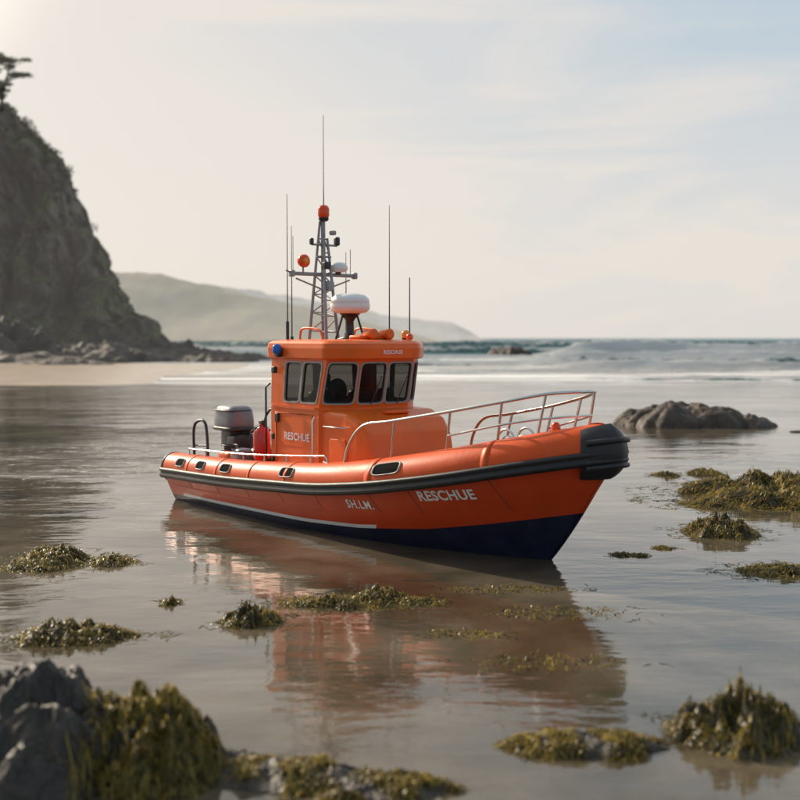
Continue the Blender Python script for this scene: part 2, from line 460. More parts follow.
ma.rbox((X,.22,3.72),(.07,.07,.12),2); ma.rbox((X,-.2,3.70),(.05,.05,.09),2); ma.rbox((X+.1,.08,3.82),(.10,.06,.06),0)
ma.rbox((X+.12,0,3.10),(.14,.10,.14),0); ma.rbox((X+.08,-.02,3.38),(.12,.10,.10),2)
ma.lathe((X,0,3.98),[(.05,0),(.07,.02),(.07,.05)],2,16); ma.lathe((X,0,4.03),[(.065,0),(.078,.03),(.078,.12),(.06,.155),(.02,.17)],3,20)
ma.tube([(X,0,4.18),(X,0,4.5),(X,0,5.40)],[.009,.006,.004],2,6)
ma.lathe((X+.02,-.34,3.43),[(.03,-.06),(.075,-.05),(.088,-.01),(.088,.02),(.06,.05),(.02,.06)],3,20,axis='x'); ma.lathe((X+.075,-.34,3.43),[(.04,0),(.025,.02)],4,16,axis='x')
ma.tube([(X,-.34,3.26),(X,-.34,3.35)],.014,0,6)
ma.lathe((X+.03,.22,3.30),[(.09,0),(.13,.03),(.13,.08),(.10,.12),(.04,.135)],1,22); ma.lathe((X+.03,.22,3.27),[(.04,0),(.04,.04)],2,12)
ma.tube([(X,.45,3.28),(X,.45,3.62)],.005,2,6); ma.tube([(X,-.50,3.28),(X,-.50,3.75)],.004,2,6)
ma.tube([(X,-.5,3.26),(X,-.62,3.30)],.012,0,6)
ma.tube(spl([(X-.04,.02,3.9),(X-.07,.05,3.3),(X-.05,.02,2.8),(X-.1,.06,2.38)]),.008,2,6)
ma.lathe((3.02,.03,2.72),[(.12,0),(.22,.02),(.262,.06),(.268,.12),(.255,.14),(.262,.15),(.25,.20),(.20,.245),(.10,.265),(.02,.27)],1,36)
ma.lathe((3.02,.03,2.36),[(.17,0),(.17,.03),(.06,.06),(.05,.26),(.10,.33),(.14,.36)],2,20)
for a_ in (0.6,2.6,4.4): ma.tube([(3.02+.2*math.cos(a_),.03+.2*math.sin(a_),2.38),(3.02+.1*math.cos(a_),.03+.1*math.sin(a_),2.70)],.016,2,6)
def whip(u,v,top,bt=.22):
    ma.tube([(u,v,2.30),(u,v,2.37+bt)],.022,2,10); ma.tube([(u,v,2.37+bt),(u,v,3.2),(u,v,top)],[.010,.007,.004],2,6)
whip(2.45,-.58,4.30,.25); whip(3.32,.46,4.15,.12); whip(3.5,.66,3.05,.06); whip(2.36,-.45,3.9,.05); whip(2.3,.5,3.6,.1)
for s in (-1,1):
    ma.tube(spl([(2.55,s*.45,2.36),(2.58,s*.45,2.50),(2.72,s*.45,2.53),(3.0,s*.45,2.50),(3.08,s*.45,2.36)]),.015,5,8)
for v in (-.1,.16):
    ma.lathe((3.62,v,2.45),[(.03,-.12),(.055,-.09),(.06,.02),(.07,.09),(.05,.10)],5,16,axis='x'); ma.rbox((3.6,v,2.39),(.08,.05,.06),2)
ma.rbox((3.45,.03,2.41),(.35,.5,.06),5)
ma.lathe((3.55,.55,2.36),[(.05,0),(.05,.04)],2,14); ma.lathe((3.55,.55,2.40),[(.055,0),(.055,.07),(.03,.10),(.01,.105)],4,18)
ma.lathe((3.72,.48,2.38),[(.04,0),(.045,.03),(.04,.06),(.01,.08)],3,14)
ma.rbox((2.62,-.84,2.20),(.10,.08,.10),2); ma.lathe((2.62,-.86,2.20),[(.05,0),(.062,.02),(.062,.08),(.045,.11),(.01,.125)],6,18)
ma.build('mast_and_roof_gear',[M_alu,M_white,M_dark,M_rlens,M_amber,M_or,M_blue],boat)

# ------------------------------------------------------------ outboard & cockpit
ob=MB()
ob.rbox((.08,0,1.18),(.66,.48,.40),0,n=4,taper=.12); ob.rbox((.08,0,1.02),(.68,.50,.08),1,n=4)
ob.rbox((0.1,0,.85),(.40,.34,.42),1,n=4); ob.rbox((-.12,0,.4),(.2,.14,.9),1,n=4); ob.rbox((.3,0,.75),(.3,.4,.4),1)
ob.rbox((.08,-.02,1.30),(.66*.9,.49*.93,.03),1,n=4)
ob.tube(spl([(.35,.05,.95),(.6,.1,.98),(.8,.1,.7)]),.025,1,8)
ob.build('outboard_engine',[M_grey,M_dark],boat)
ck=MB()
ck.lathe((2.08,-.76,.74),[(.05,0),(.10,.02),(.12,.06),(.12,.36),(.10,.43),(.04,.46),(.03,.50)],0,22)
ck.rbox((2.08,-.76,1.26),(.10,.05,.06),1); ck.tube([(2.08,-.89,.87),(2.08,-.62,.87)],.015,1,6); ck.tube(spl([(2.10,-.80,1.22),(2.02,-.90,1.12),(2.02,-.89,.92)]),.01,1,6)
ck.rbox((1.35,0,.62),(.6,.8,.45),1); ck.rbox((1.2,-.55,.68),(.3,.25,.3),2); ck.rbox((1.6,.1,.92),(.25,.5,.3),1)
ck.rbox((.75,-.45,.62),(.35,.3,.25),3)
ck.lathe((1.65,-.5,.55),[(.10,0),(.10,.30),(.06,.34)],1,16)
ck.rbox((.9,.4,.7),(.4,.3,.35),2)
ck.tube(spl([(1.9,-.62,.6),(1.88,-.65,1.0),(1.98,-.66,1.18),(2.15,-.68,1.15)]),.018,1,8)
for k_ in range(3):
    ck.tube([(1.0+.13*math.cos(a),-.62+.10*math.sin(a),.80+.03*k_) for a in np.linspace(0,6.28,20)],.014,1,6)
ck.build('cockpit_equipment',[M_red,M_dark,M_grey,M_or,M_white],boat)

# ------------------------------------------------------------ nature materials
def rockmat(name,c1,c2,green=None,wet=.35,sc=1.0,bd=.03,gz=1.1,crack=.35,haze=0):
    m,nt,b=newmat(name); tc=N(nt,'ShaderNodeTexCoord')
    n1=N(nt,'ShaderNodeTexNoise'); n1.inputs['Scale'].default_value=1.3*sc; n1.inputs['Detail'].default_value=12; n1.inputs['Roughness'].default_value=.68
    nt.links.new(tc.outputs['Object'],n1.inputs['Vector'])
    col=ramp(nt,n1.outputs['Fac'],[(.3,c1),(.5,tuple((a+b3)/2 for a,b3 in zip(c1,c2))),(.72,c2)])
    mp=N(nt,'ShaderNodeMapping'); mp.inputs['Scale'].default_value=(1,1,.45); mp.inputs['Rotation'].default_value=(.2,.35,0); nt.links.new(tc.outputs['Object'],mp.inputs['Vector'])
    n6=N(nt,'ShaderNodeTexNoise'); n6.inputs['Scale'].default_value=2.6*sc; n6.inputs['Detail'].default_value=8; n6.inputs['Distortion'].default_value=1.2
    nt.links.new(mp.outputs[0],n6.inputs['Vector'])
    ab=N(nt,'ShaderNodeMath',operation='SUBTRACT'); ab.inputs[1].default_value=.5; nt.links.new(n6.outputs['Fac'],ab.inputs[0])
    ab2=N(nt,'ShaderNodeMath',operation='ABSOLUTE'); nt.links.new(ab.outputs[0],ab2.inputs[0])
    cr=ramp(nt,ab2.outputs[0],[(0,(1-crack,)*3),(.05,(1,1,1))])
    mu=N(nt,'ShaderNodeMixRGB',blend_type='MULTIPLY'); mu.inputs[0].default_value=1; nt.links.new(col,mu.inputs[1]); nt.links.new(cr,mu.inputs[2])
    out=mu.outputs[0]
    if green:
        ge=N(nt,'ShaderNodeNewGeometry'); sx=N(nt,'ShaderNodeSeparateXYZ'); nt.links.new(ge.outputs['Normal'],sx.inputs[0])
        n3=N(nt,'ShaderNodeTexNoise'); n3.inputs['Scale'].default_value=.7*sc; n3.inputs['Detail'].default_value=9; n3.inputs['Roughness'].default_value=.65
        nt.links.new(tc.outputs['Object'],n3.inputs['Vector'])
        n3m=N(nt,'ShaderNodeMath',operation='MULTIPLY'); n3m.inputs[1].default_value=1.6; nt.links.new(n3.outputs['Fac'],n3m.inputs[0])
        ad=N(nt,'ShaderNodeMath',operation='ADD'); nt.links.new(sx.outputs['Z'],ad.inputs[0]); nt.links.new(n3m.outputs[0],ad.inputs[1])
        gf=N(nt,'ShaderNodeMapRange'); gf.inputs['From Min'].default_value=gz; gf.inputs['From Max'].default_value=gz+.2; nt.links.new(ad.outputs[0],gf.inputs['Value'])
        n4=N(nt,'ShaderNodeTexNoise'); n4.inputs['Scale'].default_value=6*sc; n4.inputs['Detail'].default_value=8; nt.links.new(tc.outputs['Object'],n4.inputs['Vector'])
        gc=ramp(nt,n4.outputs['Fac'],[(.3,tuple(x*.5 for x in green)),(.7,tuple(x*1.5 for x in green))])
        mg=N(nt,'ShaderNodeMixRGB'); nt.links.new(gf.outputs[0],mg.inputs[0]); nt.links.new(out,mg.inputs[1]); nt.links.new(gc,mg.inputs[2]); out=mg.outputs[0]
    nt.links.new(out,b.inputs['Base Color']); b.inputs['Roughness'].default_value=wet
    if haze: b.inputs['Emission Color'].default_value=(1,.94,.85,1); b.inputs['Emission Strength'].default_value=haze  # aerial haze put into the rock as a faint even glow
    bp=N(nt,'ShaderNodeBump'); bp.inputs['Distance'].default_value=bd; bp.inputs['Strength'].default_value=.9
    sm=N(nt,'ShaderNodeMath',operation='ADD'); nt.links.new(n1.outputs['Fac'],sm.inputs[0])
    cs=N(nt,'ShaderNodeMath',operation='MULTIPLY'); cs.inputs[1].default_value=.5; nt.links.new(cr,cs.inputs[0]); nt.links.new(cs.outputs[0],sm.inputs[1])
    nt.links.new(sm.outputs[0],bp.inputs['Height']); nt.links.new(bp.outputs['Normal'],b.inputs['Normal'])
    return m
M_rock=rockmat('wet_rock',(.010,.008,.006),(.055,.042,.030),None,.42,3.0,.03)
M_rockf=rockmat('shore_rock',(.022,.015,.010),(.085,.056,.035),None,.6,1.2,.06)
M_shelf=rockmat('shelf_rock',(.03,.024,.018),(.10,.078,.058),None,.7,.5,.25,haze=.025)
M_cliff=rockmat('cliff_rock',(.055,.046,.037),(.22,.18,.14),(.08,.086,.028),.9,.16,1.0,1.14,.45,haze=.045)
def leafmat(name,c,tr=.35,var=.5,sc=3,haze=0):
    m,nt,b=newmat(name); tc=N(nt,'ShaderNodeTexCoord'); n1=N(nt,'ShaderNodeTexNoise'); n1.inputs['Scale'].default_value=sc; n1.inputs['Detail'].default_value=4
    nt.links.new(tc.outputs['Object'],n1.inputs['Vector'])
    col=ramp(nt,n1.outputs['Fac'],[(.3,tuple(x*(1-var) for x in c)),(.7,tuple(x*(1+var) for x in c))])
    nt.links.new(col,b.inputs['Base Color']); b.inputs['Roughness'].default_value=.38
    if haze: b.inputs['Emission Color'].default_value=(1,.94,.85,1); b.inputs['Emission Strength'].default_value=haze  # emission on the leaves stands in for distance haze
    t=N(nt,'ShaderNodeBsdfTranslucent'); nt.links.new(col,t.inputs['Color']); mx=N(nt,'ShaderNodeMixShader'); mx.inputs[0].default_value=tr
    nt.links.new(b.outputs[0],mx.inputs[1]); nt.links.new(t.outputs[0],mx.inputs[2]); nt.links.new(mx.outputs[0],nt.nodes['Material Output'].inputs[0])
    return m
M_wA=leafmat('seaweed_olive',(.21,.160,.030),.45); M_wB=leafmat('seaweed_golden',(.42,.30,.06),.5); M_wC=leafmat('seaweed_dark',(.055,.043,.015))
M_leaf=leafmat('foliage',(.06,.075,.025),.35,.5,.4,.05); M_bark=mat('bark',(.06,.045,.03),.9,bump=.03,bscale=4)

def mound(cx,cy,rx,ry,h,seed,rough=.3,pw=.6,lump=1.0):
    sd=seed*7.31
    def H(x,y):
        dx=(x-cx)/rx; dy=(y-cy)/ry; a=math.atan2(dy,dx)
        k=1+.30*noise.noise(V((math.cos(a)*1.4+sd,math.sin(a)*1.4,sd)))+.22*noise.noise(V((math.cos(a)*4+sd,math.sin(a)*4,3)))
        r2=(dx*dx+dy*dy)/(k*k)
        if r2>=1: return -.05-.1*(r2-1)
        base=(1-r2)**pw
        nn=fbm(x/rx*1.8*lump+sd,y/rx*1.8*lump,sd,6)
        rd=1-abs(noise.noise(V((x/rx*2.5*lump+sd,y/rx*2.5*lump,1.7))))*2
        return h*base*(1+rough*nn+rough*.5*rd)-.02
    return H
def mound_mesh(B,H,cx,cy,rx,ry,mi=0,nr=26,na=72):
    P=[]
    for i in range(nr+1):
        r=1.35*(i/nr)**.8+.001
        P.append([(cx+rx*r*math.cos(a),cy+ry*r*math.sin(a),H(cx+rx*r*math.cos(a),cy+ry*r*math.sin(a))) for a in np.linspace(0,2*math.pi,na,endpoint=False)])
    B.grid(P,mi,closed_v=True)
def strands(B,H,cx,cy,rx,ry,n,ln,wd,mis,cond=None,lift=.02):
    c=0;tries=0
    while c<n and tries<n*4:
        tries+=1
        a=random.random()*2*math.pi; r=math.sqrt(random.random())*1.12
        x=cx+rx*r*math.cos(a);y=cy+ry*r*math.sin(a); z=H(x,y)
        if z<-.035 or (cond and not cond(x,y)): continue
        e=.02*rx+.005
        g=V((H(x+e,y)-H(x-e,y),H(x,y+e)-H(x,y-e),0))/(2*e)
        d=V((-g.x,-g.y,0)); 
        if d.length>1e-4: d.normalize()
        rr=random.random()*2*math.pi; d=(d*.7+V((math.cos(rr),math.sin(rr),0))*.9)
        if d.length<.05: continue
        d.normalize(); L=ln*random.uniform(.4,1.3); w=wd*random.uniform(.5,1.4); lf=random.uniform(.1,1.8)*lift
        px,py=x,y; vs=[]; K=4
        for k in range(K+1):
            t=k/K; zz=max(H(px,py),-.012)+lf*math.sin(math.pi*min(1,t*1.15))+.004
            s=V((-d.y,d.x,0)); ww=w*(1-t*.75)
            tw=random.uniform(-.8,.8)*w
            vs+= [V((px,py,zz))+s*ww, V((px,py,zz+tw))-s*ww]
            jt=random.uniform(-.7,.7); d=V((d.x*math.cos(jt)-d.y*math.sin(jt),d.x*math.sin(jt)+d.y*math.cos(jt),0))
            px+=d.x*L/K; py+=d.y*L/K
        B.add(vs,[(2*k,2*k+1,2*k+3,2*k+2) for k in range(K)],random.choice(mis)); c+=1
sd=0
def clump(cx,cy,rx,ry,h,dens_=1.0,scale=1.0,pw=.9):
    global sd; sd+=1
    h*=.8
    B=MB(); H=mound(cx,cy,rx,ry,h,sd,1.15,pw,2.2); mound_mesh(B,H,cx,cy,rx,ry,2,20,56)
    n=int(min(9000,max(250,dens_*rx*ry*10000)))
    strands(B,H,cx,cy,rx,ry,n,.085*scale,.0052*scale,[0,0,1,0,2,1,2],lift=.018*scale)
    Hf=lambda x,y:-.003
    strands(B,Hf,cx,cy,rx*1.5,ry*1.5,int(n*.12),.12*scale,.006*scale,[0,2],lambda x,y:noise.noise(V((x*5,y*5,2)))>.05,lift=.004)
    B.build('seaweed_clump',[M_wA,M_wB,M_wC])
for c in [(-3.75,11.8,.46,.5,.11),(-3.08,11.8,.24,.25,.06),(-2.65,8.8,.50,.26,.10),(-1.28,9.3,.28,.24,.11),(-.62,9.95,.50,.25,.05),
          (-.18,10.15,.26,.24,.08),(.12,10.0,.28,.16,.035),(-2.08,9.95,.09,.1,.04),(3.95,13.6,.42,.5,.15),(5.0,17.9,.3,.4,.08),(4.65,19.3,.22,.3,.05),(5.4,19.6,.3,.4,.07),
          (3.95,11.3,.5,.32,.06),(2.45,12.2,.10,.08,.02),(2.65,12.15,.08,.06,.015),(2.08,6.6,.42,.36,.21),(3.0,12.6,.09,.07,.02),(4.3,9.6,.3,.1,.02)]:
    clump(*c)
clump(5.9,16.6,1.5,1.3,.26,.5,1.5); clump(4.5,15.9,.45,.4,.07)
clump(1.35,9.6,.62,.22,.014,.16,1,.9); clump(1.05,8.1,.55,.22,.010,.14,1,.9); clump(.5,8.9,.3,.12,.010,.12); clump(1.0,10.5,.6,.15,.010,.14)
def rock(cx,cy,rx,ry,h,mt,name='shore_rock',rough=.35,pw=.45,nr=50,na=130,weed=None,lump=1.0):
    global sd; sd+=1
    B=MB(); H=mound(cx,cy,rx,ry,h,sd,rough,pw,lump); mound_mesh(B,H,cx,cy,rx,ry,0,nr,na)
    if weed: strands(B,H,cx,cy,rx,ry,weed[0],weed[1],weed[2],[1,1,2,3,2],weed[3],lift=weed[4])
    B.build(name,[mt,M_wA,M_wB,M_wC]); return H
rock(-2.02,6.1,.72,.62,.42,M_rock,rough=.45,pw=.7,weed=(1300,.12,.006,lambda x,y:x>-1.70+.25*noise.noise(V((x*3,y*3,0))),.025),lump=1.5,nr=80,na=200)
rock(-1.38,6.1,.42,.46,.27,M_rock,rough=.75,pw=.75,weed=(8500,.10,.0055,lambda x,y:noise.noise(V((x*5,y*5,1)))>-.26,.030),lump=2.3)
rock(1.12,6.4,.48,.20,.08,M_rock,pw=.7,weed=(3500,.085,.0055,lambda x,y:noise.noise(V((x*5,y*5,5)))>-.05,.02),lump=2)
rock(-.62,5.95,.55,.22,.08,M_rock,pw=.7,weed=(2200,.08,.005,lambda x,y:noise.noise(V((x*5,y*5,9)))>.04,.02),lump=2.8,nr=60,na=160)
rock(-.10,5.78,.38,.20,.07,M_rock,pw=.7,weed=(1800,.08,.0055,lambda x,y:noise.noise(V((x*5,y*5,3)))>-.05,.02),lump=2.5)
rock(-1.0,6.25,.22,.14,.04,M_rock,pw=.7,lump=2.5)
rock(7.9,30.6,1.75,1.2,.56,M_rockf,rough=.45,lump=1.2,pw=.6); rock(6.75,30.9,.8,.6,.24,M_rockf,lump=2,pw=.7); rock(9.4,30.4,.9,.7,.28,M_rockf,lump=1.6,pw=.7); rock(11.4,28.4,1.6,.5,.10,M_rockf,lump=2,pw=.7)
rock(14.0,140,2.7,2,1.15,M_rockf)
for c in [(-43,112,10,6,3.2),(-32,112,8,5,1.4),(-24,116,8,4,.9),(-18.5,112,4,3,.6),(-37,102,8,3,.8),(-31,138,7,6,1.6),(-25,134,5,3,.8),(-30,98,5,2,.4),(-17,122,3,2,.5)]:
    rock(*c,M_shelf,'rock_shelf',.6,.5,40,110,None,2.4)

# ------------------------------------------------------------ cliff
CP=[(-20,-3),(-1,-1),(0,1.2),(5,5.7),(7.2,10),(10,16.5),(13,21.5),(14.6,26.6),(16,29.5),(21,34.6),(26,37),(40,40),(100,46)]
cl=MB(); P=[]
xs=np.linspace(-125,-22,270); ys=np.concatenate([np.linspace(128,170,150),np.linspace(170.5,260,60)])
for x in xs:
    row=[]
    for y in ys:
        xe=-30.4-.30*max(0,y-150)
        dx=xe-x+1.5*fbm(x*.05,y*.08,3)+1.2*noise.noise(V((y*.18,2,0)))
        gul=abs(noise.noise(V((x*.13,5,0))))*2
        dy=(y-143)*1.0+4*noise.noise(V((x*.06,3,0)))+6.5*(gul-.5)+3.0*fbm(x*.12,y*.1,1)
        k=2.0; D=-k*math.log(math.exp(-max(-30,min(dx,90))/k)+math.exp(-max(-30,min(dy*1.05,90))/k))
        D+=1.3*fbm(x*.25,y*.25,5,5)
        z=interp(CP,D)
        z+=1.3*fbm(x*.35,y*.35,z*.1,6)*smooth(0,6,z)
        hx=2.2*fbm(x*.3,y*.3,z*.22,6,.7)*smooth(0,5,z); hy=5.0*fbm(x*.25+7,y*.2,z*.10,7,.7)*smooth(0,5,z)
        row.append((x+hx*.6,y+hy,z))
    P.append(row)
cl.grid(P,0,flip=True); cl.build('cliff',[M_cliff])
def clz(x,y):
    i=int(np.argmin(abs(xs-x))); j=int(np.argmin(abs(ys-y))); return P[i][j][2]
def leafball(B,c,r,n,ls,mi=0,flat=.6):
    for _ in range(n):
        d=V((random.gauss(0,1),random.gauss(0,1),random.gauss(0,1)*flat)); d=d/ max(.3,d.length)*r*random.random()**.4
        d.z*=flat
        p=V(c)+d; a=V((random.gauss(0,1),random.gauss(0,1),random.gauss(0,1))).normalized(); b3=a.cross(V((random.random(),random.random(),1))).normalized()
        s=ls*random.uniform(.5,1.3)
        B.add([p-a*s,p+b3*s*.5,p+a*s,p-b3*s*.5],[(0,1,2,3)],mi,False)
def tree(x,y,h,name='coastal_tree',lean=(.15,0)):
    z0=clz(x,y)-.6; B=MB(); tp=V((x+lean[0]*h,y,z0+h*.8))
    tr_=spl([(x,y,z0),(x+.1*h*lean[0],y,z0+.3*h),(x+.6*h*lean[0],y+.1,z0+.6*h),tp],6)
    B.tube(tr_,[.26*(1-.75*i/(len(tr_)-1)) for i in range(len(tr_))],0,8)
    for k in range(18):
        s=tr_[random.randint(7,len(tr_)-1)]; a=k*2.4+random.random(); L=h*random.uniform(.18,.45)
        e=s+V((math.cos(a)*L,math.sin(a)*L,random.uniform(.08,.22)*h)); mid=s.lerp(e,.5)+V((0,0,-.1))
        B.tube([s,mid,e],[.09,.05,.03],0,5)
        leafball(B,e,random.uniform(.09,.15)*h,170,.16,1,.4)
        leafball(B,mid.lerp(e,.5)+V((0,0,.2)),.09*h,70,.15,1,.5)
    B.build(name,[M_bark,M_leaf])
tree(-57.3,162,8.0); tree(-60.5,167,6.5)
sh=MB()
for _ in range(900):
    x=random.uniform(-75,-37); y=random.uniform(142,190); z=clz(x,y)
    if z<18+8*random.random(): continue
    i=int(np.argmin(abs(xs-x))); j=int(np.argmin(abs(ys-y))); p=P[i][j]
    r=random.uniform(.4,1.2); leafball(sh,(p[0],p[1],p[2]+r*.3),r,70,.2,0,.7)
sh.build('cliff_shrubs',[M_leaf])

# ------------------------------------------------------------ distant hills
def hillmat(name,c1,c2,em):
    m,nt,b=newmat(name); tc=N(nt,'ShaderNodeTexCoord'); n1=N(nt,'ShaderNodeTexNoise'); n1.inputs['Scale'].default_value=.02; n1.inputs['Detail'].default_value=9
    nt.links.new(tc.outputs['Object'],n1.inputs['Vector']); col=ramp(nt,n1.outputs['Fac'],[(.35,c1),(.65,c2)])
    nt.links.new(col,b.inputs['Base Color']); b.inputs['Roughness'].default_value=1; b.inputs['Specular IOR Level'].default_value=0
    b.inputs['Emission Color'].default_value=(1,.95,.88,1); b.inputs['Emission Strength'].default_value=em  # haze over the far hills, imitated by emission in their material
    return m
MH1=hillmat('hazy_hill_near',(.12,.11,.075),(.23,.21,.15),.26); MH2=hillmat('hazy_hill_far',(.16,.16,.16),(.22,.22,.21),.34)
def hill(d,prof,mt,depth):
    sc=d/1111.; pts=[((p-400)*sc,2.4+(338-y)*sc) for p,y in prof]; B=MB(); Q=[]
    for x in np.linspace(pts[0][0],pts[-1][0],240):
        row=[]
        for t in np.linspace(0,1,60):
            y=d-depth*.5+t*depth*1.5
            f=math.sin(math.pi*min(1,max(0,t*1.5 if t<.333 else .5+(t-.333)*.75)))
            z=interp(pts,x)*f*(1+.12*fbm(x*.012,y*.012,d*.01,6))+ .05*interp(pts,x)*fbm(x*.05,y*.05,1,5)-1
            row.append((x,y,z))
        Q.append(row)
    B.grid(Q,0,flip=True); B.build('hills',[mt])
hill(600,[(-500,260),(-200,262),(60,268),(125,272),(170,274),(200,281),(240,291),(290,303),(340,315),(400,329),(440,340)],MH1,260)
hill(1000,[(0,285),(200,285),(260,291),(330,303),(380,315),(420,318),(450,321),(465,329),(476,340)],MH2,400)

# ------------------------------------------------------------ ground
def gh(x,y):
    z=-.25
    z+=.32*smooth(-7,-16,x+3*noise.noise(V((y*.05,0,0))))*smooth(48,60,y)*smooth(125,95,y)
    z+=.5*smooth(-24,-60,x)*smooth(70,100,y)
    dx=(x-14)/5.5;dy=(y-28.2)/2.2; z+=.36*max(0,1-(dx*dx+dy*dy))**.7
    z-=2.5*smooth(110,250,y)*smooth(-60,-20,x)
    return z+.04*fbm(x*.15,y*.15,0,4)
def spacing(lim,inner,n1,n2):
    a=np.linspace(-inner,inner,n1); g=inner*np.power(lim/inner,np.linspace(0,1,n2))[1:]
    return np.concatenate([-g[::-1],a,g])
gx=spacing(6000,70,281,20); gy=np.concatenate([[-400,-60],np.linspace(-10,150,321),150*np.power(40,np.linspace(0,1,22))[1:]])
G=MB(); G.grid([[(x,y,gh(x,y)) for y in gy] for x in gx],0,flip=True)
m,nt,b=newmat('wet_sand'); tc=N(nt,'ShaderNodeTexCoord'); n1=N(nt,'ShaderNodeTexNoise'); n1.inputs['Scale'].default_value=.6; n1.inputs['Detail'].default_value=10
nt.links.new(tc.outputs['Object'],n1.inputs['Vector']); col=ramp(nt,n1.outputs['Fac'],[(.3,(.36,.28,.20)),(.7,(.54,.44,.34))]); nt.links.new(col,b.inputs['Base Color'])
b.inputs['Roughness'].default_value=.28
bp=N(nt,'ShaderNodeBump'); bp.inputs['Distance'].default_value=.02; n2=N(nt,'ShaderNodeTexNoise'); n2.inputs['Scale'].default_value=6; n2.inputs['Detail'].default_value=6
nt.links.new(tc.outputs['Object'],n2.inputs['Vector']); nt.links.new(n2.outputs['Fac'],bp.inputs['Height']); nt.links.new(bp.outputs['Normal'],b.inputs['Normal'])
G.build('ground',[m])

# ------------------------------------------------------------ water
m,nt,b=newmat('sea_water')
geo=N(nt,'ShaderNodeNewGeometry'); pos=geo.outputs['Position']; sx=N(nt,'ShaderNodeSeparateXYZ'); nt.links.new(pos,sx.inputs[0])
def MR(src,a,b3,c=0,d=1,sm=True):
    r=N(nt,'ShaderNodeMapRange'); 
    if sm: r.interpolation_type='SMOOTHSTEP'
    r.inputs['From Min'].default_value=a; r.inputs['From Max'].default_value=b3; r.inputs['To Min'].default_value=c; r.inputs['To Max'].default_value=d
    nt.links.new(src,r.inputs['Value']); return r.outputs['Result']
def MA(op,a,b3):
    r=N(nt,'ShaderNodeMath',operation=op)
    for i,v in enumerate((a,b3)):
        if isinstance(v,(int,float)): r.inputs[i].default_value=v
        else: nt.links.new(v,r.inputs[i])
    return r.outputs[0]
def NZ(scale,sc3=(1,1,1),det=4,rough=.5,dist=0):
    mp=N(nt,'ShaderNodeMapping'); mp.inputs['Scale'].default_value=sc3; nt.links.new(pos,mp.inputs['Vector'])
    n=N(nt,'ShaderNodeTexNoise'); n.inputs['Scale'].default_value=scale; n.inputs['Detail'].default_value=det; n.inputs['Roughness'].default_value=rough; n.inputs['Distortion'].default_value=dist
    nt.links.new(mp.outputs[0],n.inputs['Vector']); return n.outputs['Fac']
far=MR(sx.outputs['Y'],85,140)
sandc=ramp(nt,NZ(.55,(1,1,1),9,.62,.4),[(.32,(.030,.028,.016)),(.46,(.080,.064,.040)),(.62,(.145,.117,.080)),(.75,(.19,.155,.112))])
seac=ramp(nt,NZ(.05,(.3,1,1),6),[(.3,(.012,.075,.105)),(.7,(.03,.13,.155))])
c1=N(nt,'ShaderNodeMixRGB'); nt.links.new(far,c1.inputs[0]); nt.links.new(sandc,c1.inputs[1]); nt.links.new(seac,c1.inputs[2])
yn=MA('ADD',sx.outputs['Y'],MA('MULTIPLY',MA('SUBTRACT',NZ(.06,(.6,.6,1),4),.5),40))
zone=MA('MULTIPLY',MR(yn,46,62),MR(yn,160,110))
ft=NZ(.35,(.10,1,1),9,.66,.8)
lace=MR(MA('ADD',ft,MA('MULTIPLY',zone,.07)),.56,.63)
foam=MA('MULTIPLY',lace,zone)
fl=MR(NZ(2.2,(.45,1,1),10,.75,1.0),.655,.70); flz=MR(NZ(.22,(1,1,1),3),.50,.62); flk=MA('MULTIPLY',MA('MULTIPLY',fl,flz),.6)
foam=MA('MAXIMUM',foam,flk)
# sun glitter off the stern: painted as white flecks, ripples raised too
ex=MA('DIVIDE',MA('SUBTRACT',sx.outputs['X'],-6.2),3.2); ey=MA('DIVIDE',MA('SUBTRACT',sx.outputs['Y'],22.5),7.5)
er=MA('ADD',MA('MULTIPLY',ex,ex),MA('MULTIPLY',ey,ey)); glitter_mask=MR(er,1.0,.1,0,1)
glitter_flecks=MA('MULTIPLY',MR(NZ(4.5,(.40,1,1),9,.72,1.2),.56,.66),MA('MULTIPLY',glitter_mask,.75)); foam=MA('MAXIMUM',foam,glitter_flecks)
c2=N(nt,'ShaderNodeMixRGB'); nt.links.new(foam,c2.inputs[0]); nt.links.new(c1.outputs[0],c2.inputs[1]); c2.inputs[2].default_value=(.82,.82,.80,1)
nt.links.new(c2.outputs[0],b.inputs['Base Color'])
ro=MA('ADD',MR(sx.outputs['Y'],20,130,.05,.28),MA('MULTIPLY',foam,.5)); nt.links.new(ro,b.inputs['Roughness'])
b.inputs['IOR'].default_value=1.65
nt.links.new(MR(sx.outputs['Y'],90,170,.5,.14),b.inputs['Specular IOR Level'])
h1=MA('MULTIPLY',NZ(.9,(.45,1,1),3,.5,.3),.024); h2=MA('MULTIPLY',NZ(3.2,(.42,1,1),3,.5,.2),.0095); h3=MA('MULTIPLY',NZ(11,(.5,1,1),3,.55),.0024)
hs=MA('ADD',MA('ADD',h1,h2),h3)
patch=MR(NZ(.25,(.5,1,1),3),.35,.65,.5,1.5)
amp=MA('MULTIPLY',MR(sx.outputs['Y'],12,60,.75,2.2),patch)
amp=MA('MULTIPLY',amp,MA('ADD',MR(sx.outputs['X'],-9,-2,1.8,1.0),MA('MULTIPLY',glitter_mask,1.8)))
hs=MA('MULTIPLY',hs,amp)
hf=MA('MULTIPLY',MA('MULTIPLY',NZ(.35,(.35,1,1),5,.6),.5),far); hs=MA('ADD',hs,hf)
bp=N(nt,'ShaderNodeBump'); bp.inputs['Distance'].default_value=1; bp.inputs['Strength'].default_value=1
nt.links.new(hs,bp.inputs['Height']); nt.links.new(bp.outputs['Normal'],b.inputs['Normal'])
